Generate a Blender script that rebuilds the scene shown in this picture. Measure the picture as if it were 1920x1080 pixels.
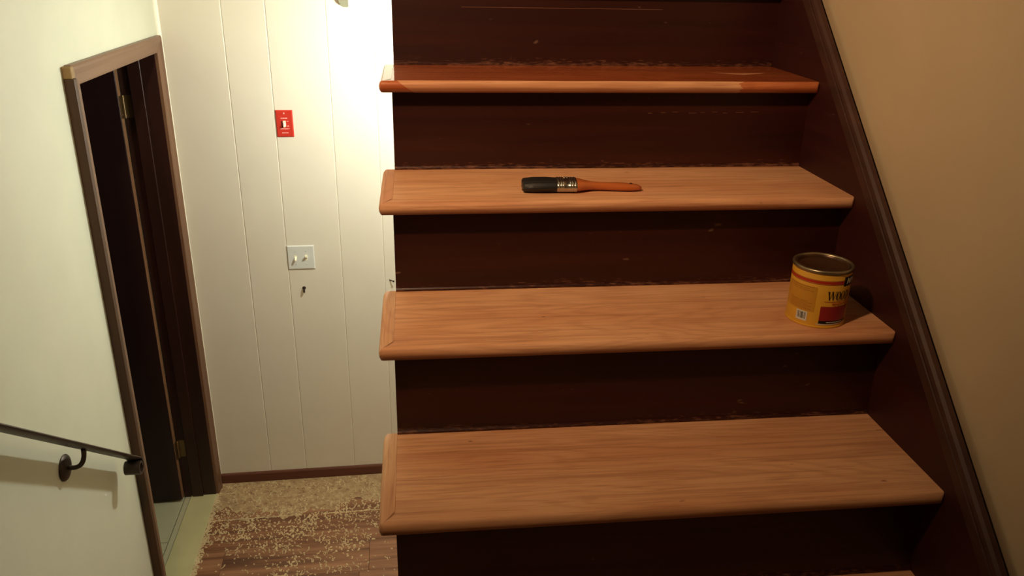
import bpy, bmesh, math, random
from mathutils import Matrix, Vector, Euler

# ------------------------------------------------------------------ scene, camera, light
S = bpy.context.scene
for o in list(bpy.data.objects): bpy.data.objects.remove(o)
COL = S.collection
S.view_settings.view_transform = 'Standard'
S.view_settings.look = 'None'
S.view_settings.gamma = 1
S.view_settings.use_curve_mapping = False
S.view_settings.exposure = 0.0

def srgb(r, g, b):
    f = lambda c: (c/255/12.92) if c/255 <= .04045 else ((c/255+.055)/1.055)**2.4
    return (f(r), f(g), f(b), 1)

A_, B_, C_ = 1.181839, 0.02073025, -0.120736
CAM_M = (Matrix.Rotation(C_, 4, 'Z') @ Matrix.Rotation(A_, 4, 'X') @ Matrix.Rotation(B_, 4, 'Z'))
cd = bpy.data.cameras.new('camera'); cam = bpy.data.objects.new('camera', cd); COL.objects.link(cam)
cam.matrix_world = Matrix.Translation((0.04757965, -1.683240, 0.2415270)) @ CAM_M
cd.sensor_width = 36; cd.lens = 1533.361/1920*36; cd.clip_start = .02
S.camera = cam

w = bpy.data.worlds.new('world'); S.world = w; w.use_nodes = True
w.node_tree.nodes['Background'].inputs[0].default_value = (1, .85, .6, 1)
w.node_tree.nodes['Background'].inputs[1].default_value = .02

LAMP1 = (1.12, -0.62, 2.08)     # bulb hanging under the stairs, in the wall frame
LAMP1_STRENGTH = 500.0
LAMP1_COLOR = (.96, 1.0, .91, 1)
l2 = bpy.data.lights.new('downlight_light', 'SPOT'); l2.energy = 100; l2.color = (1, .66, .37)
l2.spot_size = math.radians(112); l2.spot_blend = 1.0; l2.shadow_soft_size = .045
lo2 = bpy.data.objects.new('downlight_light', l2); COL.objects.link(lo2)
LAMP2 = Vector((-.40, -1.12, 1.05)); LAMP2_AIM = Vector((.32, .68, 0.12))
lo2.location = LAMP2
lo2.rotation_euler = (LAMP2_AIM-LAMP2).to_track_quat('-Z', 'Y').to_euler()

# ------------------------------------------------------------------ frames and measures
# stair frame = world: X along the treads, Y away up the flight, Z up, z=0 top of the varnished tread
H, R, D, T, OV, W = .19, .2179, .2577, .024, .0253, .9008
SL = H/R
def rot(a, b, c): return Matrix.Rotation(c, 4, 'Z') @ Matrix.Rotation(b, 4, 'Y') @ Matrix.Rotation(a, 4, 'X')
MW = Matrix.Translation((-.9566, 1.8143, -2.2)) @ rot(-.00824, -.00135, .02415)   # the entry walls: x out of left wall, y along it (back wall y=0), z up
I4 = Matrix.Identity(4)

# ------------------------------------------------------------------ materials
def nodes(name):
    m = bpy.data.materials.new(name); m.use_nodes = True
    nt = m.node_tree; b = nt.nodes['Principled BSDF']
    return m, nt, b
def N(nt, t, **k):
    n = nt.nodes.new(t)
    for a, v in k.items():
        if a.startswith('i_'): n.inputs[a[2:].replace('_', ' ')].default_value = v
        else: setattr(n, a, v)
    return n
def ramp(nt, fac, stops):
    r = nt.nodes.new('ShaderNodeValToRGB'); e = r.color_ramp.elements
    while len(e) > 1: e.remove(e[-1])
    e[0].position = stops[0][0]; e[0].color = stops[0][1]
    for p, c in stops[1:]:
        q = e.new(p); q.color = c
    nt.links.new(fac, r.inputs[0]); return r.outputs[0]
def mix(nt, f, a, b, mode='MIX'):
    m = nt.nodes.new('ShaderNodeMix'); m.data_type = 'RGBA'; m.blend_type = mode
    for s, v in ((m.inputs[0], f), (m.inputs[6], a), (m.inputs[7], b)):
        if hasattr(v, 'links'): nt.links.new(v, s)
        else: s.default_value = v
    return m.outputs[2]
def mapping(nt, scale, rnd=0.0, rotz=0.0, loc=(0, 0, 0)):
    tc = nt.nodes.new('ShaderNodeTexCoord'); out = tc.outputs['Object']
    if rnd:
        oi = nt.nodes.new('ShaderNodeObjectInfo'); mu = N(nt, 'ShaderNodeMath', operation='MULTIPLY'); mu.inputs[1].default_value = rnd
        nt.links.new(oi.outputs['Random'], mu.inputs[0])
        ad = N(nt, 'ShaderNodeVectorMath', operation='ADD'); nt.links.new(out, ad.inputs[0]); nt.links.new(mu.outputs[0], ad.inputs[1]); out = ad.outputs[0]
    mp = nt.nodes.new('ShaderNodeMapping'); mp.inputs['Scale'].default_value = scale; mp.inputs['Rotation'].default_value = (0, 0, rotz); mp.inputs['Location'].default_value = loc
    nt.links.new(out, mp.inputs[0]); return mp.outputs[0]
def noise(nt, vec, scale=1, detail=3, rough=.5, dist=0):
    n = N(nt, 'ShaderNodeTexNoise'); n.inputs['Scale'].default_value = scale; n.inputs['Detail'].default_value = detail
    n.inputs['Roughness'].default_value = rough; n.inputs['Distortion'].default_value = dist
    nt.links.new(vec, n.inputs['Vector']); return n.outputs['Fac']
def bump(nt, b, h, st, dist=.001):
    bp = nt.nodes.new('ShaderNodeBump'); bp.inputs['Strength'].default_value = st; bp.inputs['Distance'].default_value = dist
    nt.links.new(h, bp.inputs['Height']); nt.links.new(bp.outputs[0], b.inputs['Normal'])
def math_(nt, op, a, b=None):
    m = N(nt, 'ShaderNodeMath', operation=op)
    for i, v in enumerate((a, b)):
        if v is None: continue
        if hasattr(v, 'links'): nt.links.new(v, m.inputs[i])
        else: m.inputs[i].default_value = v
    return m.outputs[0]

def plain(name, col, rough=.5, metal=0, bmp=None, var=0.0, coat=0):
    m, nt, b = nodes(name)
    b.inputs['Roughness'].default_value = rough; b.inputs['Metallic'].default_value = metal
    if coat: b.inputs['Coat Weight'].default_value = coat; b.inputs['Coat Roughness'].default_value = .15
    v = mapping(nt, (1, 1, 1))
    f = noise(nt, v, 6, 4)
    dk = tuple(c*(1-var) for c in col[:3])+(1,); lt = tuple(min(1, c*(1+var)) for c in col[:3])+(1,)
    nt.links.new(ramp(nt, f, [(.3, dk), (.7, lt)]), b.inputs['Base Color'])
    if bmp: bump(nt, b, noise(nt, v, bmp[0], 4), bmp[1])
    return m

def oak(name, light, mid, dark, rough=.55, axis='x', coat=0, grain=1.0, edge=None):
    m, nt, b = nodes(name)
    ax = axis == 'x'
    sc = lambda l, c: (l, c, c) if ax else (c, l, c)
    v1 = mapping(nt, sc(.9, 7.0), 40)
    n1 = noise(nt, v1, 1, 3, .5, .4)
    rings = math_(nt, 'SINE', math_(nt, 'MULTIPLY', n1, 120.0))
    rings = math_(nt, 'ADD', math_(nt, 'MULTIPLY', rings, .5), .5)
    v2 = mapping(nt, sc(11, 330.0), 40); pores = noise(nt, v2, 1, 3, .6)
    v3 = mapping(nt, sc(2.2, 7.0), 40); broad = noise(nt, v3, 1, 2)
    c0 = ramp(nt, broad, [(.38, mid), (.6, light)])
    rf = ramp(nt, rings, [(.0, (0, 0, 0, 1)), (.55, (.12, .12, .12, 1)), (1, (1, 1, 1, 1))])
    k = math_(nt, 'MULTIPLY', rf, .17*grain)
    c1 = mix(nt, k, c0, dark)
    stk = noise(nt, mapping(nt, sc(1.8, 75), 33), 1, 4, .65)
    c1 = mix(nt, math_(nt, 'MULTIPLY', ramp(nt, stk, [(.50, (0, 0, 0, 1)), (.68, (1, 1, 1, 1))]), .42*grain), c1, dark)
    pf = ramp(nt, pores, [(.54, (0, 0, 0, 1)), (.68, (1, 1, 1, 1))])
    c2 = mix(nt, math_(nt, 'MULTIPLY', pf, .38*grain), c1, dark)
    # little dark knots / nail marks
    v4 = mapping(nt, sc(18, 50), 17); sp = noise(nt, v4, 1, 1)
    sf = ramp(nt, sp, [(.78, (0, 0, 0, 1)), (.81, (1, 1, 1, 1))])
    c3 = mix(nt, math_(nt, 'MULTIPLY', sf, .8), c2, tuple(c*.25 for c in dark[:3])+(1,))
    if edge:      # left-over old stain low on the nosing: local z below the top
        tc = nt.nodes.new('ShaderNodeTexCoord'); sx = nt.nodes.new('ShaderNodeSeparateXYZ'); nt.links.new(tc.outputs['Object'], sx.inputs[0])
        ee = math_(nt, 'MULTIPLY', sx.outputs[2], -1/.024)
        wob = math_(nt, 'ADD', ee, math_(nt, 'MULTIPLY', noise(nt, mapping(nt, sc(3, 60), 9), 1, 3), .7))
        ef = ramp(nt, wob, [(.75, (0, 0, 0, 1)), (1.25, (1, 1, 1, 1))])
        c3 = mix(nt, math_(nt, 'MULTIPLY', ef, .65), c3, edge)
    nt.links.new(c3, b.inputs['Base Color'])
    b.inputs['Roughness'].default_value = rough
    if coat: b.inputs['Coat Weight'].default_value = coat; b.inputs['Coat Roughness'].default_value = .04
    b.inputs['Specular IOR Level'].default_value = .35
    bump(nt, b, math_(nt, 'SUBTRACT', math_(nt, 'MULTIPLY', pores, -1), math_(nt, 'MULTIPLY', rings, .3)), .12, .0006)
    return m, nt, b, c3

OL, OM, OD = srgb(222, 168, 126), srgb(208, 148, 106), srgb(150, 88, 56)
M_oak, *_ = oak('sanded_oak', OL, OM, OD, .6, 'x', edge=srgb(120, 60, 34))
M_oak_ret, *_ = oak('sanded_oak_return', srgb(222, 180, 138), OM, OD, .6, 'y', grain=.9, edge=srgb(80, 36, 20))

# freshly varnished tread: top wet and dark, nosing still bare
M_wet, nt, b, c3 = oak('varnished_oak', OL, OM, OD, .5, 'x', edge=srgb(120, 60, 34))
def wetmask(nt):
    tc = nt.nodes.new('ShaderNodeTexCoord'); sx = nt.nodes.new('ShaderNodeSeparateXYZ'); nt.links.new(tc.outputs['Object'], sx.inputs[0])
    x, y, z = sx.outputs
    wob = math_(nt, 'MULTIPLY', math_(nt, 'SUBTRACT', noise(nt, mapping(nt, (5, 0, 0)), 1, 3), .5), .010)
    top = math_(nt, 'GREATER_THAN', math_(nt, 'ADD', y, wob), .0095)
    left = math_(nt, 'LESS_THAN', math_(nt, 'ADD', x, math_(nt, 'MULTIPLY', z, 1.4)), .012)
    right = math_(nt, 'GREATER_THAN', math_(nt, 'ADD', x, math_(nt, 'MULTIPLY', noise(nt, mapping(nt, (0, 40, 90)), 1, 2), .05)), .755)
    wet = math_(nt, 'MAXIMUM', math_(nt, 'MAXIMUM', top, left), right)
    # shallow dry V near the far right end
    vx = math_(nt, 'ABSOLUTE', math_(nt, 'SUBTRACT', x, .775))
    vy = math_(nt, 'SUBTRACT', y, math_(nt, 'ADD', math_(nt, 'MULTIPLY', vx, .32), .122))
    inv = math_(nt, 'LESS_THAN', math_(nt, 'ABSOLUTE', vy), math_(nt, 'MULTIPLY', math_(nt, 'SUBTRACT', .066, vx), .20))
    dry = math_(nt, 'MULTIPLY', inv, math_(nt, 'LESS_THAN', vx, .066))
    return math_(nt, 'MULTIPLY', wet, math_(nt, 'SUBTRACT', 1, math_(nt, 'MULTIPLY', dry, .8)))
def wetten(nt, b, c3):
    wm = wetmask(nt)
    tc = nt.nodes.new('ShaderNodeTexCoord'); sx = nt.nodes.new('ShaderNodeSeparateXYZ'); nt.links.new(tc.outputs['Object'], sx.inputs[0])
    tp = math_(nt, 'GREATER_THAN', sx.outputs[1], .0095)
    wetc = mix(nt, 1.0, c3, mix(nt, tp, srgb(226, 172, 134), srgb(222, 156, 110)), 'MULTIPLY')
    nt.links.new(mix(nt, wm, c3, wetc), b.inputs['Base Color'])
    nt.links.new(wm, b.inputs['Coat Weight']); b.inputs['Coat Roughness'].default_value = .03
wetten(nt, b, c3)
M_wet_ret, nt, b, c3 = oak('varnished_oak_return', OL, OM, OD, .4, 'y')
wetten(nt, b, c3)

def darkwood(name, a, bcol, rough=.4, axis='x', scuff=.5, coat=.0):
    m, nt, b = nodes(name)
    i = 'xyz'.index(axis); s1 = [25, 25, 25]; s1[i] = 1.2; s2 = [160, 160, 160]; s2[i] = 5
    g = noise(nt, mapping(nt, s1, 30), 1, 4, .6); g2 = noise(nt, mapping(nt, s2, 30), 1, 3, .6)
    c = ramp(nt, g, [(.3, a), (.75, bcol)])
    s3 = [70, 70, 70]; s3[i] = 26
    sc = noise(nt, mapping(nt, s3, 21), 1, 2, .5)
    sf = ramp(nt, sc, [(.735, (0, 0, 0, 1)), (.79, (1, 1, 1, 1))])
    c = mix(nt, math_(nt, 'MULTIPLY', sf, scuff), c, srgb(150, 120, 100))
    nt.links.new(c, b.inputs['Base Color']); b.inputs['Roughness'].default_value = rough
    if coat: b.inputs['Coat Weight'].default_value = coat; b.inputs['Coat Roughness'].default_value = .25
    b.inputs['Specular IOR Level'].default_value = .4
    bump(nt, b, g2, .25, .0006)
    return m

def riser_mat():
    m = darkwood('worn_riser', srgb(38, 11, 8), srgb(60, 21, 13), .40, 'x', .35)
    nt = m.node_tree; b = nt.nodes['Principled BSDF']; c = b.inputs['Base Color'].links[0].from_socket
    tc = nt.nodes.new('ShaderNodeTexCoord'); sx = nt.nodes.new('ShaderNodeSeparateXYZ'); nt.links.new(tc.outputs['Object'], sx.inputs[0])
    z = sx.outputs[2]
    n1 = noise(nt, mapping(nt, (60, 60, 300), 21), 1, 3, .6); n2 = noise(nt, mapping(nt, (4, 4, 4), 11), 1, 2)
    k = math_(nt, 'SUBTRACT', math_(nt, 'ADD', n1, math_(nt, 'MULTIPLY', n2, .5)), math_(nt, 'MULTIPLY', z, 14.0))
    f = ramp(nt, k, [(.66, (0, 0, 0, 1)), (.86, (1, 1, 1, 1))])
    c2 = mix(nt, math_(nt, 'MULTIPLY', f, .4), c, srgb(150, 100, 76)); nt.links.new(c2, b.inputs['Base Color'])
    return m
M_riser = riser_mat()
M_skirt = darkwood('dark_stained_skirt', srgb(44, 12, 10), srgb(60, 20, 14), .5, 'y', .15)
M_cap = darkwood('dark_moulding', srgb(50, 27, 20), srgb(76, 44, 32), .58, 'y', .25)
M_casing = darkwood('brown_casing', srgb(98, 68, 50), srgb(120, 88, 64), .38, 'z', .0)
M_casing_h = darkwood('brown_casing_head', srgb(104, 74, 54), srgb(124, 92, 68), .38, 'y', .0)
M_casing_shade = darkwood('brown_casing_shaded', srgb(58, 38, 24), srgb(78, 54, 34), .55, 'z', .1)  # casing brown darkened: the shade on its side face is put into the colour
M_jamb = darkwood('dark_jamb', srgb(34, 15, 12), srgb(50, 23, 17), .4, 'z', .0)
M_door = darkwood('dark_door', srgb(30, 12, 12), srgb(42, 18, 16), .45, 'z', .0)
M_edge = darkwood('door_edge_wood', srgb(110, 76, 52), srgb(132, 96, 66), .5, 'z', .1)
M_base = darkwood('brown_baseboard', srgb(84, 46, 32), srgb(104, 62, 44), .5, 'x', .1)
M_scr = plain('bare_scratch', srgb(112, 70, 50), .6, var=.3)
M_raw = plain('raw_wood', srgb(140, 116, 78), .8, var=.15, bmp=(300, .5))
M_panel = plain('cream_panel_paint', srgb(215, 209, 192), .5, var=.02, bmp=(90, .08))
M_wall = plain('cream_wall_paint', srgb(201, 202, 181), .6, var=.025, bmp=(60, .06))
M_wallr = plain('warm_wall_paint', srgb(192, 168, 136), .6, var=.04, bmp=(30, .08))
M_white = plain('white_corner_paint', srgb(236, 232, 214), .4, var=.03, bmp=(40, .2))
M_ceil = plain('ceiling_paint', srgb(225, 220, 205), .8)
M_carpet = plain('plain_floor', srgb(130, 100, 75), .8, var=.1)
M_iron = plain('dark_iron', srgb(60, 48, 40), .42, .55, bmp=(160, .25), var=.15)
M_plate = plain('white_plastic', srgb(206, 208, 202), .3)
M_toggle = plain('ivory_plastic', srgb(240, 236, 208), .25)
M_red = plain('red_plastic', srgb(186, 48, 34), .35)
M_print = plain('white_print', srgb(245, 190, 180), .6)
M_slot = plain('black_slot', srgb(30, 22, 18), .6)
M_brass = plain('aged_brass', srgb(122, 102, 72), .35, .9, bmp=(200, .2), var=.15)
M_steel = plain('steel', srgb(190, 186, 176), .28, 1, bmp=(220, .15), var=.1)
M_rim = plain('can_rim_metal', srgb(150, 138, 112), .35, .9, var=.15)
M_lid = plain('brown_stained_lid', srgb(74, 48, 30), .3, .4, var=.35, bmp=(40, .3))
M_yel = plain('can_yellow', srgb(206, 152, 46), .38, var=.05)
M_yel2 = plain('can_ochre', srgb(190, 134, 40), .38, var=.05)
M_rust = plain('print_red', srgb(172, 40, 24), .4)
M_maroon = plain('print_maroon', srgb(140, 34, 34), .4, var=.1)
M_black = plain('print_black', srgb(22, 16, 14), .4)
M_whitep = plain('print_white', srgb(205, 200, 190), .5)
M_fine = plain('print_fine', srgb(166, 108, 30), .5)
M_bristle = None
M_handle = darkwood('orange_varnished_handle', srgb(168, 88, 42), srgb(190, 104, 54), .25, 'x', 0, coat=.6)
M_flake = plain('dried_glue', srgb(196, 176, 134), .7, var=.15, bmp=(80, .3))
M_thr = plain('stone_threshold', srgb(184, 178, 132), .5, var=.08, bmp=(60, .15))
M_tile = plain('pale_tile', srgb(176, 172, 140), .35, var=.05, bmp=(40, .05))
M_grout = plain('grout', srgb(84, 76, 56), .9)

def glue_mat():
    m, nt, b = nodes('old_glue_layer')
    v = mapping(nt, (1, 1, 1)); n = noise(nt, v, 26, 5, .65)
    c = ramp(nt, n, [(.28, srgb(132, 96, 66)), (.42, srgb(156, 126, 90)), (.6, srgb(174, 148, 106)), (.75, srgb(190, 170, 128))])
    n2 = noise(nt, mapping(nt, (1, 2, 1)), 45, 3, .6); sf = ramp(nt, n2, [(.34, (1, 1, 1, 1)), (.40, (0, 0, 0, 1))])
    c = mix(nt, sf, c, srgb(96, 66, 44))
    nt.links.new(c, b.inputs['Base Color']); b.inputs['Roughness'].default_value = .8; bump(nt, b, n, .5, .002); return m
M_glue = glue_mat()
def laminate():
    m, nt, b = nodes('laminate_plank')
    g = noise(nt, mapping(nt, (1.3, 26, 26), 30), 1, 5, .62, .3); g2 = noise(nt, mapping(nt, (4, 120, 120), 30), 1, 3, .6)
    oi = nt.nodes.new('ShaderNodeObjectInfo')
    c = ramp(nt, g, [(.34, srgb(84, 54, 38)), (.5, srgb(132, 90, 62)), (.68, srgb(160, 116, 84))])
    c = mix(nt, math_(nt, 'MULTIPLY', ramp(nt, g2, [(.5, (0, 0, 0, 1)), (.75, (1, 1, 1, 1))]), .35), c, srgb(86, 46, 30))
    c = mix(nt, math_(nt, 'MULTIPLY', oi.outputs['Random'], .45), c, srgb(120, 74, 50))
    nt.links.new(c, b.inputs['Base Color']); b.inputs['Roughness'].default_value = .42; return m
M_lam = laminate()
def bristle():
    m, nt, b = nodes('black_bristle')
    g = noise(nt, mapping(nt, (8, 500, 500)), 1, 3, .6)
    c = ramp(nt, g, [(.4, srgb(14, 13, 13)), (.75, srgb(44, 40, 38))]); nt.links.new(c, b.inputs['Base Color'])
    b.inputs['Roughness'].default_value = .5; bump(nt, b, g, .9, .001); return m
M_bristle = bristle()

# ------------------------------------------------------------------ helpers
def box(bm, a, c, mat=None):
    x0, y0, z0 = a; x1, y1, z1 = c
    v = [bm.verts.new(p) for p in ((x0,y0,z0),(x1,y0,z0),(x1,y1,z0),(x0,y1,z0),(x0,y0,z1),(x1,y0,z1),(x1,y1,z1),(x0,y1,z1))]
    for f in ((0,3,2,1),(4,5,6,7),(0,1,5,4),(1,2,6,5),(2,3,7,6),(3,0,4,7)):
        bm.faces.new([v[i] for i in f])
    return v
def bevel_all(bm, w_, seg=2):
    bmesh.ops.bevel(bm, geom=list(bm.edges), offset=w_, segments=seg, profile=.5, affect='EDGES', clamp_overlap=True)
def mesh_from(bm, name, mat, smooth=False):
    bmesh.ops.recalc_face_normals(bm, faces=bm.faces)
    me = bpy.data.meshes.new(name); bm.to_mesh(me); bm.free()
    me.materials.append(mat)
    if smooth:
        for p in me.polygons: p.use_smooth = True
        if smooth is not True: me.set_sharp_from_angle(angle=smooth)
    return me
def obj(name, bm, mat, parent=None, M=I4, smooth=False, **props):
    me = mesh_from(bm, name, mat, smooth) if isinstance(bm, bmesh.types.BMesh) else bm
    o = bpy.data.objects.new(name, me); COL.objects.link(o)
    if parent: o.parent = parent
    o.matrix_local = M
    for k, v in props.items(): o[k] = v
    return o
def thing(name, label, cat, M=I4, group=None):
    o = bpy.data.objects.new(name, None); COL.objects.link(o); o.matrix_world = M
    o.empty_display_size = .05
    o['label'] = label; o['category'] = cat
    if group: o['group'] = group
    return o
def B(a, c, bev=0, seg=2):
    bm = bmesh.new(); box(bm, a, c)
    if bev: bevel_all(bm, bev, seg)
    return bm
def struct(name, bm, mat, M=I4, label=None, cat='structure', parent=None):
    o = obj(name, bm, mat, parent, M)
    if parent is None:
        o['kind'] = 'structure'
        if label: o['label'] = label
        o['category'] = cat
    return o
def extrude_poly(bm, pts, axis, a, c):
    """pts: 2D list in the plane of the other two axes, extruded along axis from a to c"""
    def P(p, t):
        l = list(p); l.insert(axis, t); return l
    v0 = [bm.verts.new(P(p, a)) for p in pts]; v1 = [bm.verts.new(P(p, c)) for p in pts]
    n = len(pts)
    bm.faces.new(v0); bm.faces.new(v1[::-1])
    for i in range(n): bm.faces.new((v0[i], v1[i], v1[(i+1) % n], v0[(i+1) % n]))
def cyl(bm, r0, r1, p0, p1, seg=24, cap=True):
    p0 = Vector(p0); p1 = Vector(p1); q = (p1-p0).to_track_quat('Z', 'Y')
    ra = [bm.verts.new(p0+q @ Vector((r0*math.cos(2*math.pi*i/seg), r0*math.sin(2*math.pi*i/seg), 0))) for i in range(seg)]
    rb = [bm.verts.new(p1+q @ Vector((r1*math.cos(2*math.pi*i/seg), r1*math.sin(2*math.pi*i/seg), 0))) for i in range(seg)]
    for i in range(seg): bm.faces.new((ra[i], ra[(i+1) % seg], rb[(i+1) % seg], rb[i]))
    if cap: bm.faces.new(ra[::-1]); bm.faces.new(rb)
def lathe(bm, prof, seg=48):
    rings = []
    for r, z in prof:
        if r < 1e-6: rings.append([bm.verts.new((0, 0, z))])
        else: rings.append([bm.verts.new((r*math.cos(2*math.pi*i/seg), r*math.sin(2*math.pi*i/seg), z)) for i in range(seg)])
    for a, c in zip(rings, rings[1:]):
        for i in range(seg):
            j = (i+1) % seg
            if len(a) == 1 and len(c) == 1: continue
            if len(a) == 1: bm.faces.new((a[0], c[i], c[j]))
            elif len(c) == 1: bm.faces.new((a[i], a[j], c[0]))
            else: bm.faces.new((a[i], a[j], c[j], c[i]))
def sweep(bm, path, prof, closed_ends=True):
    """path: list of (pos, side, up) ; prof: 2D loop (side, up)"""
    rings = []
    for p, s, u in path:
        p, s, u = Vector(p), Vector(s), Vector(u)
        rings.append([bm.verts.new(p+s*a+u*c) for a, c in prof])
    n = len(prof)
    for a, c in zip(rings, rings[1:]):
        for i in range(n): bm.faces.new((a[i], a[(i+1) % n], c[(i+1) % n], c[i]))
    if closed_ends: bm.faces.new(rings[0][::-1]); bm.faces.new(rings[-1])
def text_bm(s, size, shear=0, font_off=0, extr=.0002, squeeze=1.0):
    cu = bpy.data.curves.new('t', 'FONT'); cu.body = s; cu.size = size; cu.extrude = extr; cu.shear = shear; cu.align_x = 'LEFT'; cu.offset = font_off
    o = bpy.data.objects.new('t', cu); COL.objects.link(o)
    dg = bpy.context.evaluated_depsgraph_get(); me = bpy.data.meshes.new_from_object(o.evaluated_get(dg))
    bm = bmesh.new(); bm.from_mesh(me); bpy.data.objects.remove(o); bpy.data.curves.remove(cu); bpy.data.meshes.remove(me)
    for v in bm.verts: v.co.x *= squeeze
    return bm

# ------------------------------------------------------------------ shell
CEIL = 3.30         # entry ceiling height over the lower floor, wall frame
# left wall with door opening
bm = bmesh.new()
box(bm, (-.13, -5.6, -.9), (0, -.968, CEIL)); box(bm, (-.13, -.08, 0), (0, 0, CEIL)); box(bm, (-.13, -.968, 2.075), (0, -.08, CEIL)); box(bm, (-.13, -.968, -.9), (0, -.08, -.02))
struct('wall_left', bm, M_wall, MW, 'cream painted wall with the doorway and the iron handrail', 'wall')
# back wall: backing + panel boards between irregular grooves
wb = struct('wall_back', B((-.13, .0022, -.1), (2.1, .12, CEIL)), M_panel, MW, 'cream grooved panelling behind the open stairs', 'wall')
gx = [0.0, .250, .420, .656, .845, 1.02, 1.26, 1.46, 1.70, 1.90, 2.1]
for a, c in zip(gx, gx[1:]):
    bm = bmesh.new(); g = .0030
    extrude_poly(bm, [(a+.0003, .006), (a+.0003, .0020), (a+g, 0.0), (c-g, 0.0), (c-.0003, .0020), (c-.0003, .006)], 2, 0.0, CEIL)
    obj('panel', bm, M_panel, wb)
# right wall (world)
struct('wall_right', B((W+.018, -4.4, -2.3), (W+.12, 3.6, 3.8)), M_wallr, I4, 'tan lit plaster wall above the dark stair skirt', 'wall')
struct('wall_front', B((-1.6, -4.5, -2.3), (W+.12, -4.4, 3.8)), M_wall, I4, 'wall behind the viewer', 'wall')
bm = bmesh.new()
box(bm, (-1.5, -4.4, 1.10), (-.02, 1.95, 1.33)); box(bm, (-.02, -4.4, 1.10), (W+.02, -1.15, 1.33)); box(bm, (-.02, 1.57, 1.10), (W+.02, 3.6, 1.325))
struct('ceiling', bm, M_ceil, I4, 'ceiling over the entry and hall', 'ceiling')
bm = bmesh.new(); box(bm, (-.12, -1.25, 3.7), (W+.12, 3.6, 3.8)); box(bm, (-.12, -1.25, 1.33), (-.02, 3.5, 3.7)); box(bm, (-.12, -1.25, 1.33), (W+.02, -1.15, 3.7)); box(bm, (-.12, 3.5, 1.10), (W+.12, 3.6, 3.7))
struct('wall_upper', bm, M_ceil, I4, 'stairwell enclosure over the flight', 'wall')
# floors
fl = struct('floor', B((-.02, -3.3, -.08), (2.0, 0.1, -.008)), M_grout, MW, 'laminate floor of the lower entry strewn with scraped glue', 'floor')
rows = [(0.0, -.105), (-.105, -.305), (-.305, -.508), (-.508, -.71), (-.71, -.912), (-.912, -1.114)]
offs = [.30, .62, .46, .12, .70, .35]
for (ya, yb), x0 in zip(rows, offs):
    xs = [0.004, x0]
    while xs[-1] < 1.85: xs.append(min(xs[-1]+.62, 1.85))
    for a, c in zip(xs, xs[1:]):
        if c-a < .02: continue
        bm = B((a+.0006, yb+.0008, -.008), (c-.0006, ya-.0008, 0), .0008, 1)
        obj('plank', bm, M_lam, fl)
struct('floor_upper', B((-1.5, -4.4, -1.43), (W+.02, -1.269, -1.33)), M_carpet, I4, 'main level floor below the viewer', 'floor')
# short flight back up to the main level along the left wall (mostly out of frame)
bm = bmesh.new()
extrude_poly(bm, [(-1.12, 0), (-1.12, .174), (-1.35, .174), (-1.35, .348), (-1.58, .348), (-1.58, .522), (-1.81, .522), (-1.81, .696), (-2.04, .696), (-2.04, .87), (-3.3, .87), (-3.3, 0)], 0, .002, .88)
st = obj('entry_steps', bm, M_carpet, None, MW); st['label'] = 'short plain flight rising under the iron handrail'; st['category'] = 'steps'
# room beyond the door
bm = bmesh.new()
box(bm, (-2.6, -2.6, -.08), (-.14, 1.2, -.012))
ft = struct('floor_tiled', bm, M_grout, MW, 'pale tiled floor beyond the doorway', 'floor')
ty = -2.5
for i in range(12):
    for j in range(8):
        x1 = -.144-j*.305; y0 = -2.56+i*.305
        obj('tile', B((x1-.302, y0, -.012), (x1, y0+.302, -.004), .001, 1), M_tile, ft)
bm = bmesh.new()
box(bm, (-2.7, -2.7, -.1), (-2.6, 1.3, 2.6)); box(bm, (-2.6, -2.7, -.1), (-.13, -2.6, 2.6)); box(bm, (-2.6, 1.2, -.1), (-.13, 1.3, 2.6)); box(bm, (-2.6, -2.6, 2.5), (-.13, 1.2, 2.6))
struct('wall_far_room', bm, M_wall, MW, 'unlit room beyond the doorway', 'wall')
# threshold
th = struct('trim_1', B((-.114, -.950, -.02), (.004, -.082, .0035), .0015, 1), M_thr, MW, 'pale stone door threshold strip', 'threshold')
obj('edge_strip', B((-.140, -.950, -.02), (-.1165, -.082, -.002), .001, 1), M_tile, th)

# corner moulding
bm = bmesh.new()
extrude_poly(bm, [(0, 0), (.014, 0), (.0125, -.006), (.008, -.011), (.003, -.013), (0, -.013)], 2, .052, CEIL-.02)
struct('trim_2', bm, M_white, MW, 'white quarter round moulding up the wall corner', 'moulding')
# baseboard
bm = bmesh.new()
extrude_poly(bm, [(0, .002), (-.011, .002), (-.011, .044), (-.008, .050), (0, .052)], 0, .012, 1.84)
struct('baseboard_back', bm, M_base, MW, 'thin brown baseboard under the cream panelling', 'baseboard')

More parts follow.
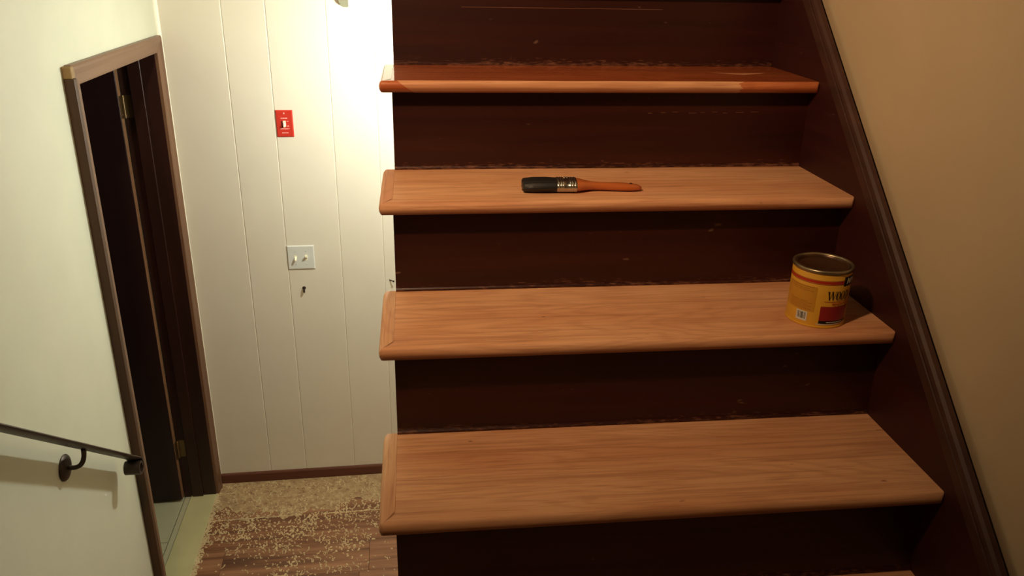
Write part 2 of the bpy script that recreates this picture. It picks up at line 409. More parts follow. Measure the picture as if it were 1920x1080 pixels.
# ------------------------------------------------------------------ door: jamb, stops, casing, leaf
dr = bpy.data.objects.new('door_1', None); COL.objects.link(dr); dr.matrix_world = MW @ Matrix.Translation((0, -.52, 0))
dr['kind'] = 'structure'; dr['label'] = 'dark wooden door standing open in its brown cased frame'; dr['category'] = 'door'
DT = Matrix.Translation((0, .52, 0))
def dpart(name, bm, mat, parent=None, **p): return obj(name, bm, mat, parent or dr, DT if parent is None else I4, **p)
bm = bmesh.new(); box(bm, (-.142, -.098, -.002), (.001, -.0805, 2.058)); dpart('jamb', bm, M_jamb)
bm = bmesh.new(); box(bm, (-.142, -.9675, -.002), (.001, -.950, 2.058)); dpart('jamb', bm, M_jamb)
bm = bmesh.new(); box(bm, (-.142, -.9675, 2.058), (.001, -.0805, 2.074)); dpart('head_jamb', bm, M_jamb)
for a, c in (((-.104, -.109, .004), (-.056, -.0985, 2.058)), ((-.104, -.950, .004), (-.056, -.940, 2.058)), ((-.104, -.940, 2.048), (-.056, -.109, 2.058))):
    dpart('door_stop', B(a, c, .0015, 1), M_jamb)
# casing: profiled (thick outer edge, thin inner edge)
CW, CT = .060, .021
prof = [(0, 0), (0, .012), (.006, .0145), (.03, .017), (.046, CT), (.054, CT), (CW, .016), (CW, 0)]   # (distance outwards from opening, thickness)
def casing_leg(y_in, sgn, ztop):
    bm = bmesh.new(); v0 = []; v1 = []
    for d, t in prof:
        v0.append(bm.verts.new((t, y_in+sgn*d, 0.0))); v1.append(bm.verts.new((t, y_in+sgn*d, ztop+d)))
    n = len(prof); bm.faces.new(v0); bm.faces.new(v1[::-1])
    for i in range(n): bm.faces.new((v0[i], v1[i], v1[(i+1) % n], v0[(i+1) % n]))
    return bm
YI0, YI1, ZT = -.956, -.092, 2.055
dpart('casing', casing_leg(YI1, 1, ZT), M_casing)
# near leg is wider towards the viewer: a back band doubles its outer edge
dpart('casing', casing_leg(YI0, -1, ZT), M_casing)
bm = B((0, YI0-CW-.026, 0), (.029, YI0-CW-.001, ZT+CW-.035), .003, 2)
bb = dpart('back_band', bm, M_casing_shade)
dpart('raw_end', B((0, YI0-CW-.026, ZT+CW-.035), (.025, YI0-CW-.001, ZT+CW-.002), .002, 1), M_raw, label='splintered raw wood end of the back band')
bm = bmesh.new(); v0 = []; v1 = []
for d, t in prof:
    v0.append(bm.verts.new((t, YI0-d, ZT+d))); v1.append(bm.verts.new((t, YI1+d, ZT+d)))
n = len(prof); bm.faces.new(v0); bm.faces.new(v1[::-1])
for i in range(n): bm.faces.new((v0[i], v1[i], v1[(i+1) % n], v0[(i+1) % n]))
dpart('head_casing', bm, M_casing_h)
# leaf, swung 90 degrees into the far room
leaf = dpart('door_leaf', B((-.975, -.135, .012), (-.146, -.100, 2.045), .002, 1), M_door)
obj('leaf_edge', B((-.1462, -.1345, .013), (-.1445, -.1005, 2.044), .0005, 1), M_edge, leaf, label='bare paler hinge edge of the door')
for z in (.27, 1.85):
    bm = bmesh.new()
    cyl(bm, .0055, .0055, (-.139, -.1045, z-.045), (-.139, -.1045, z+.045), 12)
    for q in range(5): cyl(bm, .0062, .0062, (-.139, -.1045, z-.045+q*.018+.001), (-.139, -.1045, z-.045+q*.018+.016), 12)
    box(bm, (-.1446, -.132, z-.044), (-.1432, -.1045, z+.044))
    box(bm, (-.139, -.0995, z-.044), (-.108, -.0978, z+.044))
    hg = dpart('hinge', bm, M_brass)
    for q in (-.03, 0, .03):
        b2 = bmesh.new(); cyl(b2, .0035, .0028, (-.1432, -.118, z+q), (-.1425, -.118, z+q), 10); obj('screw', b2, M_brass, hg)

# ------------------------------------------------------------------ staircase
stair = thing('staircase', 'dark stained open staircase with pale sanded oak treads rising beside the wall', 'staircase')
def roundcorner(p, x0, sx, y0, sy, r):
    a = (p.x-x0)*sx; c = (p.y-y0)*sy
    if a < r and c < r:
        u, v = 1-max(a, 0)/r, 1-max(c, 0)/r
        uu = u*math.sqrt(max(0, 1-v*v/2)); vv = v*math.sqrt(max(0, 1-u*u/2))
        p.x = x0+sx*r*(1-uu); p.y = y0+sy*r*(1-vv)
NOSE = [(.0082, 0), (.0078, 0), (.0052, -.0008), (.0026, -.0030), (.0008, -.0068), (0, -.012), (.0008, -.0172), (.0026, -.0210), (.0052, -.0232), (.0078, -.024), (.0082, -.024)]
def nose_profile(depth):          # (distance from outer edge, z)
    top = [(depth, 0)] + [(d, 0) for d in (.035, .02) if d < depth]
    return top + NOSE + [(depth, -.024)]
def board_mesh():
    bm = bmesh.new(); prof_ = nose_profile(D+.004); rings = []
    xs = [0, .0015, .003, .005, .008, .012, .018]
    def ring(fx):
        out = []
        for d, z in prof_:
            xl = -max(0, (OV-d))
            out.append(bm.verts.new((fx(xl), d, z)))
        return out
    for x in xs: rings.append(ring(lambda xl, x=x: xl+x))
    for x in (.2, .4, .6, W-.02, W-.008, W-.004, W-.002, W-.0003): rings.append(ring(lambda xl, x=x: x))
    n = len(prof_)
    for a, c in zip(rings, rings[1:]):
        for i in range(n): bm.faces.new((a[i], a[(i+1) % n], c[(i+1) % n], c[i]))
    bm.faces.new(rings[0][::-1]); bm.faces.new(rings[-1])
    for v in bm.verts:
        if v.co.x < .02: roundcorner(v.co, -OV, 1, 0, 1, .010)
        else: roundcorner(v.co, W, -1, 0, 1, .007)
    return bm
def return_mesh():
    bm = bmesh.new(); prof_ = [(OV-.0004, 0)] + [(.018, 0)] + NOSE + [(.018, -.024), (OV-.0004, -.024)]
    def ring(fy): return [bm.verts.new((-OV+d, fy(d), z)) for d, z in prof_]
    rings = [ring(lambda d, q=q: d+.0004+q) for q in (0, .0015, .003, .006, .010, .016)]
    for y in (.1, .18, D-.02, D-.010, D-.005, D-.002, D+.001): rings.append(ring(lambda d, y=y: y))
    n = len(prof_)
    for a, c in zip(rings, rings[1:]):
        for i in range(n): bm.faces.new((a[i], a[(i+1) % n], c[(i+1) % n], c[i]))
    bm.faces.new(rings[0][::-1]); bm.faces.new(rings[-1])
    for v in bm.verts:
        if v.co.y < .05: roundcorner(v.co, -OV, 1, 0, 1, .010)
        else: roundcorner(v.co, -OV, 1, D+.001, -1, .009)
    return bm
AN = math.radians(35)
me_b = mesh_from(board_mesh(), 'tread', M_oak, AN); me_r = mesh_from(return_mesh(), 'return_nosing', M_oak_ret, AN)
me_bw = me_b.copy(); me_bw.materials[0] = M_wet; me_rw = me_r.copy(); me_rw.materials[0] = M_wet_ret
# riser with a small quarter bead at its foot
bm = bmesh.new(); box(bm, (0, 0, .0004), (W, .018, H-T-.0004)); me_ri = mesh_from(bm, 'riser', M_riser)
bm = bmesh.new(); extrude_poly(bm, [(0, 0.0004), (-.0045, .0004), (-.0045, .004), (-.0025, .0065), (0, .0075)], 0, .0, W-.001); me_bead = mesh_from(bm, 'bead', M_riser)
random.seed(4)
for k in range(-6, 7):
    y, z = -k*R, -k*H
    wet = (k == 0)
    t = obj('tread', me_bw if wet else me_b, None, stair, Matrix.Translation((0, y, z)))
    if wet: t['label'] = 'highest tread in view with a wet glossy varnish coat on its top'
    rn = obj('return_nosing', me_rw if wet else me_r, None, t)
    if wet: rn['label'] = 'wet varnished end strip mirroring the bright wall'
    ri = obj('riser', me_ri, None, stair, Matrix.Translation((0, y+D, z)))
    obj('bead', me_bead, None, ri)
    if k == 0: obj('scratch', B((.155, -.0003, .1262), (.62, .0003, .1272)), M_scr, ri, label='long pale scratch across the riser')
    if k == 1:
        for q in range(9): a_ = .54+q*.028+random.uniform(0, .01); obj('scratch', B((a_, -.0003, .118+.0012*(q % 3)), (a_+random.uniform(.008, .02), .0003, .1188+.0012*(q % 3))), M_scr, ri)
obj('riser', me_ri, None, stair, Matrix.Translation((0, -7*R+D, -7*H)))
# right skirt board and its moulding (a run along the slope)
def slope_board(x0, x1, o0, o1, ya, yb, bev=0):
    bm = bmesh.new(); extrude_poly(bm, [(ya, ya*SL+o0), (yb, yb*SL+o0), (yb, yb*SL+o1), (ya, ya*SL+o1)], 0, x0, x1); return bm
sk = obj('skirt_board', slope_board(W, W+.018, -.42, .060, -1.9, 1.75), M_skirt, stair, label='dark skirt board along the right wall')
bm = bmesh.new()
capp = [(W, .036), (W-.003, .040), (W-.0035, .060), (W-.0055, .068), (W-.0095, .071), (W-.0095, .078), (W-.004, .0815), (W-.0105, .085), (W-.012, .093), (W-.011, .102), (W-.006, .107), (W+.002, .109), (W+.018, .080), (W+.018, .036)]
va = [bm.verts.new((x, -1.9, -1.9*SL+o)) for x, o in capp]; vb = [bm.verts.new((x, 1.75, 1.75*SL+o)) for x, o in capp]
n = len(capp); bm.faces.new(va); bm.faces.new(vb[::-1])
for i in range(n): bm.faces.new((va[i], vb[i], vb[(i+1) % n], va[(i+1) % n]))
obj('cap_moulding', bm, M_cap, sk)
# left cut stringer following the steps, and plaster wall closing the side under it
pts = []
SY = D+.0185
for k in range(7, -7, -1):      # from the foot up
    pts.append((-k*R+SY, -k*H-T-.0003 if k < 7 else -7*H)); pts.append((-k*R+SY, -(k-1)*H-T-.0003))
pp = [(y, z) for y, z in pts]
bm = bmesh.new(); extrude_poly(bm, pp + [(1.62, 7*H-T-.0003), (1.62, 1.62*SL-.30), (-1.15, -1.15*SL-.30), (-1.15, -7*H)], 0, .001, .02)
bm.normal_update(); bmesh.ops.triangulate(bm, faces=[f for f in bm.faces if len(f.verts) > 4], ngon_method='EAR_CLIP')
obj('cut_stringer', bm, M_skirt, stair)
bm = bmesh.new(); extrude_poly(bm, [(-1.2, -1.2*SL-.31), (1.5, 1.5*SL-.31), (1.5, 1.5*SL-.29), (-1.2, -1.2*SL-.29)], 0, .021, W-.001)
obj('soffit', bm, M_panel, stair, label='pale panel lining the underside of the flight')
struct('wall_stair', B((-.02, -1.33, -2.25), (W+.017, -1.275, -1.435)), M_panel, I4, 'wall closing the space under the main floor', 'wall')

# ------------------------------------------------------------------ glue scrapings on the entry floor
random.seed(11)
bm = bmesh.new()     # thin skin of old glue by the wall with a ragged edge
def edge_y(x): 
    return -.245+.035*math.sin(x*9+1)+.02*math.sin(x*31)+.012*math.sin(x*83+2)+random.uniform(-.006, .006)-(.02 if x < .45 else 0)
xs = [i*.008 for i in range(0, 125)]
top = [bm.verts.new((.004+x*.995, -.012, .0009)) for x in xs]; bot = [bm.verts.new((.004+x*.995, edge_y(x), .0009)) for x in xs]
bo2 = [bm.verts.new((v.co.x, v.co.y-.001, .0001)) for v in bot]
for i in range(len(xs)-1):
    bm.faces.new((top[i], bot[i], bot[i+1], top[i+1])); bm.faces.new((bot[i], bo2[i], bo2[i+1], bot[i+1]))
g = obj('glue_residue', bm, M_glue, None, MW, kind='stuff', label='yellowish scraped glue layer on the floor along the panelled wall', category='glue')
def chip(bm, x, y, l, wd, a, z=.0006, h=.0015):
    n = random.randint(5, 7); ca, sa = math.cos(a), math.sin(a); t = []; bs = []
    for i in range(n):
        q = 2*math.pi*i/n+random.uniform(-.2, .2); rr = random.uniform(.7, 1.15)
        px, py = l/2*rr*math.cos(q), wd/2*rr*math.sin(q); px, py = px*ca-py*sa, px*sa+py*ca
        bs.append(bm.verts.new((x+px, y+py, .0))); t.append(bm.verts.new((x+px*.8, y+py*.8, z+h*random.uniform(.6, 1.2))))
    bm.faces.new(t)
    for i in range(n): bm.faces.new((bs[i], bs[(i+1) % n], t[(i+1) % n], t[i]))
bm = bmesh.new()
def dens(x, y):
    d = 0
    if y > -.25: d = .35
    elif y > -.46: d = 1.0 if x < .5 else .65
    elif y > -.56: d = .55 if .12 < x < .75 else .12
    elif y > -.78: d = .5*math.exp(-((x-.36)/.14)**2)+.42*math.exp(-((x-.62)/.10)**2)*(y > -.72)+.03
    elif y > -1.1: d = .15 if .2 < x < .6 else .02
    d *= .55+.45*math.sin(x*23+y*11)*math.sin(y*37+x*5)+.25
    return d
cnt = 0; tries = 0
while cnt < 2000 and tries < 60000:
    tries += 1
    x = random.uniform(.01, .86); y = random.uniform(-1.1, -.02)
    if random.random() > dens(x, y): continue
    cnt += 1
    if random.random() < .25:
        a = random.gauss(1.3, .5); l = random.uniform(.010, .028)
        for s_ in range(3): chip(bm, x+math.cos(a+s_*.3)*l*.4*s_, y+math.sin(a+s_*.3)*l*.4*s_, l*.6, random.uniform(.003, .006), a+s_*.3)
    else: chip(bm, x, y, random.uniform(.006, .015), random.uniform(.004, .010), random.uniform(0, 3.14))
for i in range(260):   # filler line left in the seam
    x = i*.0033+random.uniform(-.001, .001)
    if (x < .42) or (.52 < x): chip(bm, x, -.303+random.uniform(-.003, .003), .007, random.uniform(.004, .008), 0)
for i in range(700):   # crust against the threshold
    y = -random.uniform(.09, 1.0); chip(bm, .004+abs(random.gauss(0, .012)), y, random.uniform(.006, .016), random.uniform(.005, .010), random.uniform(0, 3.1))
for i in range(90):   # one heap near the frame's bottom
    chip(bm, random.gauss(.375, .03), random.gauss(-.735, .012), random.uniform(.008, .016), random.uniform(.006, .01), random.uniform(0, 3.1), .001, .003)
obj('glue_flakes', bm, M_flake, None, MW, kind='stuff', label='scattered cream flakes of scraped dried glue on the laminate planks', category='debris')

# ------------------------------------------------------------------ switch plates (wall frame, facing -y)
def plate(name, label, cat, x0, x1, z0, z1, mat, t=.006):
    th_ = thing(name, label, cat, MW @ Matrix.Translation(((x0+x1)/2, 0, z0)))
    hw = (x1-x0)/2; h = z1-z0
    bm = bmesh.new(); s = .004
    f = [(-hw, 0, 0), (hw, 0, 0), (hw, 0, h), (-hw, 0, h)]; g_ = [(-hw+s, -t, s), (hw-s, -t, s), (hw-s, -t, h-s), (-hw+s, -t, h-s)]
    m_ = [(-hw, -t*.45, 0), (hw, -t*.45, 0), (hw, -t*.45, h), (-hw, -t*.45, h)]
    vs = [[bm.verts.new(p) for p in l] for l in (f, m_, g_)]
    bm.faces.new(vs[0]); bm.faces.new(vs[2])
    for a, c in zip(vs, vs[1:]):
        for i in range(4): bm.faces.new((a[i], a[(i+1) % 4], c[(i+1) % 4], c[i]))
    p = obj('plate', bm, mat, th_)
    return th_, p, hw, h
def toggle(th_, x, zc, up, t=.006):
    bm = B((x-.0055, -t-.0005, zc-.0125), (x+.0055, -t+.0005, zc+.0125)); obj('slot', bm, M_slot if up is None else M_toggle, th_)
    bm = bmesh.new(); dz = .009 if up else (-.009)
    a = [bm.verts.new(p) for p in ((x-.0045, -t, zc-.006), (x+.0045, -t, zc-.006), (x+.0045, -t, zc+.006), (x-.0045, -t, zc+.006))]
    c = [bm.verts.new(p) for p in ((x-.0035, -t-.017, zc+dz-.0035), (x+.0035, -t-.017, zc+dz-.0035), (x+.0035, -t-.017, zc+dz+.0035), (x-.0035, -t-.017, zc+dz+.0035))]
    bm.faces.new(a[::-1]); bm.faces.new(c)
    for i in range(4): bm.faces.new((a[i], a[(i+1) % 4], c[(i+1) % 4], c[i]))
    bevel_all(bm, .001, 2); obj('toggle', bm, M_toggle, th_)
def screw(th_, x, z, mat, t=.006):
    bm = bmesh.new(); cyl(bm, .0034, .0028, (x, -t+.0002, z), (x, -t-.0010, z), 14); s_ = obj('screw', bm, mat, th_)
    b2 = B((x-.0026, -t-.0012, z-.0004), (x+.0026, -t-.0009, z+.0004)); obj('screw_slot', b2, M_slot, s_)
th_, p, hw, h = plate('light_switch', 'white double light switch plate on the cream panelling', 'light switch', .421, .539, 1.107, 1.219, M_plate)
for x, up in ((-.023, False), (.023, True)):
    toggle(th_, x, h*.5, up)
    screw(th_, x, h*.5+.030, M_plate); screw(th_, x, h*.5-.030, M_plate)
th_, p, hw, h = plate('emergency_switch', 'red emergency switch plate with white lettering high on the panelling', 'light switch', .424, .494, 1.703, 1.816, M_red)
toggle(th_, 0, h*.5, False); screw(th_, 0, h*.5+.043, M_print); 
obj('guard', B((-.011, -.0095, h*.5-.016), (-.0078, -.006, h*.5+.012), .0005, 1), M_slot, th_)
def wall_text(th_, s, size, zc, x=None):
    bm = text_bm(s, size, font_off=.00012); xs_ = [v.co.x for v in bm.verts]; mx = (min(xs_)+max(xs_))/2; mn = min(v.co.y for v in bm.verts); mxy = max(v.co.y for v in bm.verts)
    for v in bm.verts: v.co = Vector((v.co.x-mx+(x or 0), -.0062-v.co.z, v.co.y-(mn+mxy)/2+zc))
    obj('lettering', bm, M_print, th_, label='small white lettering' )
wall_text(th_, 'BURNER', .0072, h*.5+.023)
wall_text(th_, 'EMERGENCY', .0068, h*.5-.021)
wall_text(th_, 'SWITCH', .0068, h*.5-.038)
wall_text(th_, 'ON', .0050, h*.5+.010, .0125); wall_text(th_, 'OFF', .0050, h*.5-.010, .0135)

# screw hook below the switch and nail by the stairs
hk = thing('screw_hook', 'small dark hook screwed into the panel below the double switch', 'hook', MW @ Matrix.Translation((.482, 0, 1.015)))
bm = bmesh.new(); cyl(bm, .0085, .007, (0, .001, 0), (0, -.004, 0), 12); obj('base', bm, M_iron, hk)
bm = bmesh.new(); path = []
for i in range(14):
    a = math.pi*1.45*i/13
    c = Vector((0, -.010, -.008)); r_ = .009
    p_ = c+Vector((.5*r_*math.sin(a)*.4, -r_*math.sin(a)*.6, r_*math.cos(a)))
    path.append(p_)
path = [Vector((0, -.003, 0))]+path
for a, c in zip(path, path[1:]): cyl(bm, .0034, .0034, a, c, 8)
obj('hook', bm, M_iron, hk)
nl = thing('nail', 'dark nail sticking out of the panelling beside the stair edge', 'nail', MW @ Matrix.Translation((.872, 0, 1.040)))
bm = bmesh.new(); cyl(bm, .0024, .0024, (-.006, .001, 0), (.012, -.020, 0), 10); obj('shank', bm, M_iron, nl)
bm = bmesh.new(); cyl(bm, .0045, .0045, (.012, -.020, 0), (.0138, -.0221, 0), 14); obj('head', bm, M_iron, nl)
# door chime at the top of the frame
ch = thing('door_chime', 'beige door chime with rounded corner high on the bright panelling', 'chime', MW @ Matrix.Translation((.712, 0, 2.226)))
bm = bmesh.new(); pl = [(0, .004), (0, .16), (.034, .16), (.034, 0)]
pl = [(.034, 0), (.034, .16), (0, .16)] + [(.022-.022*math.cos(math.radians(a)), .030-.030*math.sin(math.radians(a))) for a in range(0, 91, 15)]
extrude_poly(bm, [(x, z) for x, z in pl], 1, 0, -.030); obj('cover', bm, plain('aged_beige', srgb(126, 124, 100), .6), ch)
obj('side_rib', B((.0345, -.028, .002), (.0365, 0, .16)), plain('grey_beige', srgb(120, 118, 96), .6), ch)

# ------------------------------------------------------------------ iron handrail on the left wall
hr = thing('handrail', 'dark wrought iron handrail with curled end on the left cream wall', 'handrail', MW @ Matrix.Translation((0, -1.2, .9)))
inv = Matrix.Translation((0, 1.2, -.9))
e = Vector((.058, -1.185, .920)); dirn = Vector((.004, -.793, .609)).normalized(); side = Vector((1, 0, 0)); up = dirn.cross(side).normalized()
if up.z < 0: up = -up
HWD, TH = .024, .0062
prof_r = [(-HWD, 0), (-HWD+.003, -TH*.6), (-HWD*.5, -TH), (HWD*.5, -TH), (HWD-.003, -TH*.6), (HWD, 0), (HWD*.92, TH*.5), (HWD*.5, TH), (-HWD*.5, TH), (-HWD*.92, TH*.5)]
bm = bmesh.new()
sweep(bm, [(e, side, up), (e+dirn*.5, side, up), (e+dirn*2.6, side, up)], prof_r)
obj('rail', bm, M_iron, hr, inv, smooth=math.radians(50))
# curl: thin strip turning under
bm = bmesh.new(); path = []
nst = 26; c0 = e-up*.020
rr = .020
for i in range(nst+1):
    a = i/nst*math.radians(430); r_ = .027-.014*i/nst
    cen = e-up*.027
    fw = -dirn
    p_ = cen+up*(math.cos(a)*r_)+fw*(math.sin(a)*r_)
    nrm = up*math.cos(a)+fw*math.sin(a)
    path.append((p_, side, nrm))
sweep(bm, path, [(-HWD, -.0035), (HWD, -.0035), (HWD, .0035), (-HWD, .0035)])
obj('curl', bm, M_iron, hr, inv, smooth=math.radians(40))
# bracket: rosette + curved arm
def bracket(u, zr):
    bm = bmesh.new()
    pr = [(0, .0), (.036, 0), (.037, .003), (.034, .007), (.024, .011), (.012, .014), (0, .015)]
    lathe(bm, pr, 28)
    bmesh.ops.transform(bm, matrix=Matrix.Translation((0, u, zr)) @ Matrix.Rotation(math.pi/2, 4, 'Y'), verts=bm.verts)
    br = obj('bracket', bm, M_iron, hr, inv, smooth=math.radians(50))
    # rail height at this u
    s_ = (e.y-u)/.793; top = Vector((.058+.004*s_, u, .920+.609*s_-.006))
    p0, p1, p2, p3 = Vector((.010, u, zr)), Vector((.042, u, zr-.008)), Vector((.056, u, zr+.01)), top
    bm = bmesh.new(); path = []
    for i in range(15):
        t = i/14; p_ = p0*(1-t)**3+p1*3*t*(1-t)**2+p2*3*t*t*(1-t)+p3*t**3
        d_ = (3*(1-t)**2*(p1-p0)+6*t*(1-t)*(p2-p1)+3*t*t*(p3-p2)).normalized()
        sd = Vector((0, 1, 0)); u_ = d_.cross(sd).normalized(); wd = .0065+.010*max(0, t-.75)*2
        path.append((p_, sd*wd, u_*.0065))
    prof8 = [(math.cos(a*math.pi/4), math.sin(a*math.pi/4)) for a in range(8)]
    sweep(bm, path, prof8); obj('bracket_arm', bm, M_iron, br, smooth=math.radians(50))
bracket(-1.524, 1.118); bracket(-2.6, 1.118+.609/.793*(2.6-1.524))
# screw hole / small mark left on the wall by the rail's end
mk = obj('wall_plug', B((0, -1.308, .866), (.0015, -1.300, .872), .0006, 1), M_white, None, MW); mk['label'] = 'tiny pale plug in the left wall below the handrail end'; mk['category'] = 'plug'

# ------------------------------------------------------------------ paint brush on the second tread
br = thing('paint_brush', 'flat paint brush with black bristles and orange wooden handle on the bare tread', 'paint brush', Matrix.Translation((.252, -.137, -H)) @ Matrix.Rotation(math.radians(-3.5), 4, 'Z'))
bm = bmesh.new()
def ell(x, hw_, ht, zc, n=24, p=2.6):
    out = []
    for i in range(n):
        a = 2*math.pi*i/n; c, s_ = math.cos(a), math.sin(a)
        out.append(bm.verts.new((x, hw_*math.copysign(abs(c)**(2/p), c), zc+ht*math.copysign(abs(s_)**(2/p), s_))))
    return out
def loft(secs, n=24, p=2.6):
    rings = [ell(*s_, n=n, p=p) for s_ in secs]
    for a, c in zip(rings, rings[1:]):
        for i in range(n): bm.faces.new((a[i], a[(i+1) % n], c[(i+1) % n], c[i]))
    bm.faces.new(rings[0][::-1]); bm.faces.new(rings[-1])
loft([(.0, .024, .0085, .0105), (.002, .0268, .0105, .0115), (.02, .0285, .0115, .0120), (.045, .0280, .0120, .0125), (.066, .0265, .0118, .0120)], n=28)
random.seed(3)
for v in bm.verts:
    if v.co.x < .003: v.co.x += random.uniform(-.002, .001)
    elif v.co.x < .06: v.co.z += random.uniform(-.0006, .0009); v.co.y += random.uniform(-.0008, .0008)
obj('bristles', bm, M_bristle, br, smooth=math.radians(60))
bm = bmesh.new()
secs = [(.0655, .0270, .0122, .0123)]
for x in (.069, .074, .078, .092, .096, .1015): secs += [(x-.0012, .0270, .0122, .0123), (x, .0277, .0128, .0126), (x+.0012, .0270, .0122, .0123)]
secs.append((.1045, .0272, .0122, .0123)); loft(secs, n=28); fr = obj('ferrule', bm, M_steel, br, smooth=math.radians(50))
for x in (.083, .088):
    b2 = bmesh.new(); cyl(b2, .0015, .0012, (x, .012, .0243), (x, .012, .0252), 8); obj('rivet', b2, M_steel, fr)
bm = bmesh.new()
loft([(.1046, .0262, .0112, .0123), (.108, .0265, .0112, .0123), (.116, .0225, .0100, .0120), (.126, .0155, .0088, .0113), (.138, .0100, .0078, .0105), (.150, .0085, .0074, .0098), (.170, .0098, .0076, .0092), (.190, .0118, .0078, .0088), (.205, .0128, .0074, .0084), (.218, .0118, .0066, .0078), (.228, .0086, .0055, .0070), (.234, .0045, .0035, .0062), (.236, .001, .001, .006)], n=24, p=2.2)
hd = obj('handle', bm, M_handle, br, smooth=math.radians(60))
b2 = bmesh.new(); cyl(b2, .0032, .0032, (.214, .001, .0120), (.214, .001, .0156), 16); obj('hanging_hole', b2, M_slot, hd)

# ------------------------------------------------------------------ can on the third tread
RC, HC = .0520, .110
can = thing('stain_can', 'yellow quart can of wood stain with red stripes at the right end of the tread', 'can', Matrix.Translation((.781, -.357, -2*H)))
bm = bmesh.new()
lathe(bm, [(0, .002), (RC-.002, .002), (RC-.001, 0), (RC+.0010, .0006), (RC+.0014, .002), (RC+.0010, .0034), (RC, .004), (RC, HC-.008), (RC-.001, HC-.0065)], 72)
obj('body', bm, M_yel, can, smooth=math.radians(40))
bm = bmesh.new()
lathe(bm, [(RC-.0008, HC-.0072), (RC+.0012, HC-.0062), (RC+.0020, HC-.003), (RC+.0016, HC-.0004), (RC-.0005, HC+.0006), (RC-.003, HC), (RC-.0045, HC-.003), (RC-.0048, HC-.008)], 72)
obj('rim', bm, M_rim, can, smooth=math.radians(60))
bm = bmesh.new()
lathe(bm, [(RC-.0046, HC-.009), (RC-.0048, HC-.0022), (RC-.0062, HC-.0012), (RC-.0078, HC-.0024), (RC-.0085, HC-.0065), (RC-.011, HC-.0072), (0, HC-.0074)], 72)
ld = obj('lid', bm, M_lid, can, smooth=math.radians(60))
tc_ = math.atan2(-1.683+.357, .0476-.781)       # bearing of the viewer from the can
def on_can(phi, z, r): a = tc_+phi; return Vector((r*math.cos(a), r*math.sin(a), z))
def band(name, p0, p1, z0, z1, mat, r=RC+.0003, parent=can, slant=0):
    n = max(2, int(abs(p1-p0)/.06)); bm = bmesh.new(); lo = []; hi = []
    for i in range(n+1):
        p = p0+(p1-p0)*i/n; lo.append(bm.verts.new(on_can(p, z0, r))); hi.append(bm.verts.new(on_can(p+slant*(z1-z0), z1, r)))
    for i in range(n): bm.faces.new((lo[i], lo[i+1], hi[i+1], hi[i]))
    return obj(name, bm, mat, parent)
dg = math.radians; BK = math.pi
band('red_stripe', -BK, dg(50), HC-.0240, HC-.0195, M_rust)
band('dark_stripe', -BK, dg(50), HC-.0258, HC-.0247, M_maroon)
band('dark_stripe', -BK, dg(50), HC-.0190, HC-.0180, M_maroon)
band('side_panel', dg(-75), dg(-2), .030, HC-.032, M_yel2)
bc = band('barcode', dg(-37), dg(-14), .010, .0285, M_whitep, RC+.0005)
random.seed(8); ph = -34.5
while ph < -17:
    wd = random.choice((.7, 1.1, 1.8)); band('bar', dg(ph), dg(ph+wd), .0135, .0265, M_black, RC+.0007, bc); ph += wd+random.choice((.8, 1.2, 1.6))
for i, z in enumerate([.076, .072, .0685, .048, .045, .042, .039, .036, .033]):
    band('fine_print', dg(-62+3*(i % 3)), dg(-8-9*(i % 2)), z, z+.0011, M_fine, RC+.0006)
band('picture_block', dg(9), dg(75), .0145, .0430, M_maroon)
band('black_band', dg(9), dg(75), .0095, .0150, M_black, RC+.0005)
band('fine_print', dg(24), dg(60), .0115, .0128, M_whitep, RC+.0007)
band('cream_line', dg(5), dg(75), .0072, .0088, M_whitep, RC+.0004)
band('thin_rule', dg(14), dg(84), .0520, .0528, M_rust, RC+.0005)
lg = band('logo_block', dg(50), dg(150), .0805, .0985, M_black, RC+.0007)
def can_text(s, size, phi0, z0, mat, shear=0, squeeze=1, r=RC+.0009, off=0, parent=can):
    bm = text_bm(s, size, shear, off, .0001, squeeze); x0 = min(v.co.x for v in bm.verts)
    bmesh.ops.subdivide_edges(bm, edges=[e_ for e_ in bm.edges if e_.calc_length() > .004], cuts=2)
    for v in bm.verts:
        v.co = on_can(phi0+(v.co.x-x0)/RC, z0+v.co.y, r+v.co.z)
    obj('lettering', bm, mat, parent)
def ring_poly(bm, cx, w_, iw, h_=1.0, ih=.90, a0=0, a1=360, n=28):
    o_ = []; i_ = []
    for q in range(n+1):
        a = dg(a0+(a1-a0)*q/n); o_.append(bm.verts.new((cx+w_/2*math.cos(a), .5+h_/2*math.sin(a), 0))); i_.append(bm.verts.new((cx+iw/2*math.cos(a), .5+ih/2*math.sin(a), 0)))
    for q in range(n): bm.faces.new((o_[q], o_[q+1], i_[q+1], i_[q]))
def quad(bm, *p): bm.faces.new([bm.verts.new((x, y, 0)) for x, y in p])
bm = bmesh.new()
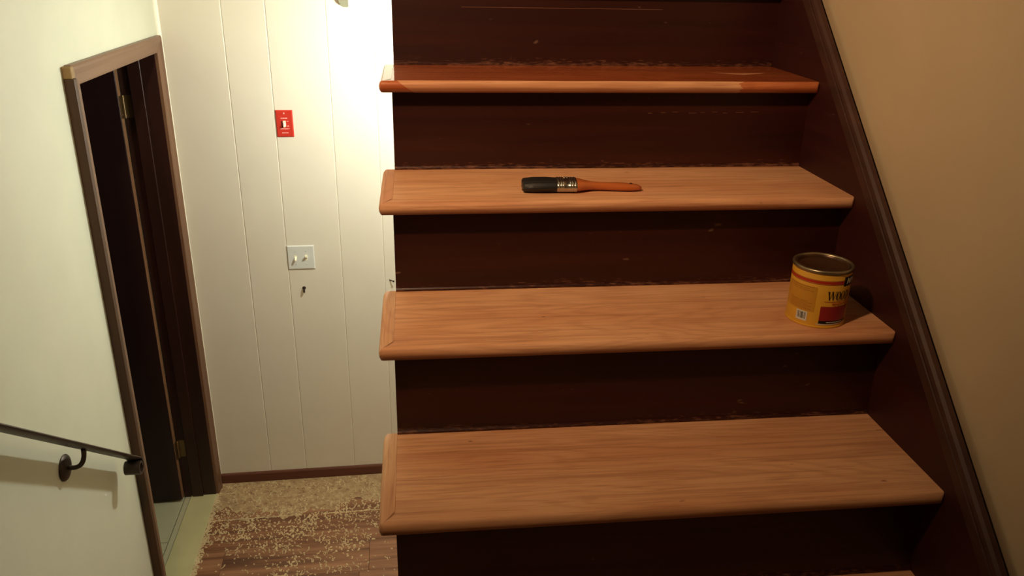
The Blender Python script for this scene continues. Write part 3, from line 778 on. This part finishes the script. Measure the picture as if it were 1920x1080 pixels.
for x in (0.0, .42):
    quad(bm, (x, .98), (x+.17, .98), (x+.36, 0), (x+.28, 0)); quad(bm, (x+.28, 0), (x+.34, 0), (x+.54, .98), (x+.50, .98))
for x in (-.07, .36, .84): quad(bm, (x, .95), (x+.28, .95), (x+.28, 1.0), (x, 1.0))
ring_poly(bm, 1.32, .60, .30); ring_poly(bm, 1.92, .60, .30)
quad(bm, (2.34, 0), (2.48, 0), (2.48, 1), (2.34, 1)); ring_poly(bm, 2.48, .90, .58, 1.0, .90, -90, 90, 16); quad(bm, (2.26, 0), (2.5, 0), (2.5, .05), (2.26, .05)); quad(bm, (2.26, .95), (2.5, .95), (2.5, 1), (2.26, 1))
for v in bm.verts:
    x, y = v.co.x+v.co.y*.10, v.co.y; v.co = on_can(dg(17)+x*.0158/RC, .0555+y*.0170, RC+.0009)
obj('lettering', bm, M_black, can, label='black serif word on the can')
can_text('PENETRATING', .0062, dg(30), .0460, M_rust, 0, 1)
can_text('MINWAX', .0165, dg(57), .0845, M_whitep, .2, .8, RC+.0012, .0002, lg)

# ------------------------------------------------------------------ lamps (both above the frame)
pd = thing('pendant_lamp', 'bare round bulb hanging on its cord in the hollow under the stairs', 'lamp', MW @ Matrix.Translation(LAMP1))
bm = bmesh.new(); bmesh.ops.create_uvsphere(bm, u_segments=24, v_segments=14, radius=.05)
me_, nt, b = nodes('lit_bulb'); b.inputs['Emission Color'].default_value = LAMP1_COLOR; b.inputs['Emission Strength'].default_value = LAMP1_STRENGTH; b.inputs['Base Color'].default_value = (1, 1, 1, 1)
obj('bulb', bm, me_, pd, smooth=True)
bm = bmesh.new(); cyl(bm, .018, .018, (0, 0, .048), (0, 0, .09)); cyl(bm, .003, .003, (0, 0, .09), (0, 0, .50), 8); obj('cord', bm, M_plate, pd)
dl = thing('downlight', 'small ceiling spotlight over the foot of the stairs', 'lamp', Matrix.Translation((LAMP2.x, LAMP2.y, 1.098)))
bm = bmesh.new(); lathe(bm, [(.05, 0), (.062, -.002), (.062, -.008), (.055, -.010), (.050, -.004)], 32); obj('trim_ring', bm, M_plate, dl)
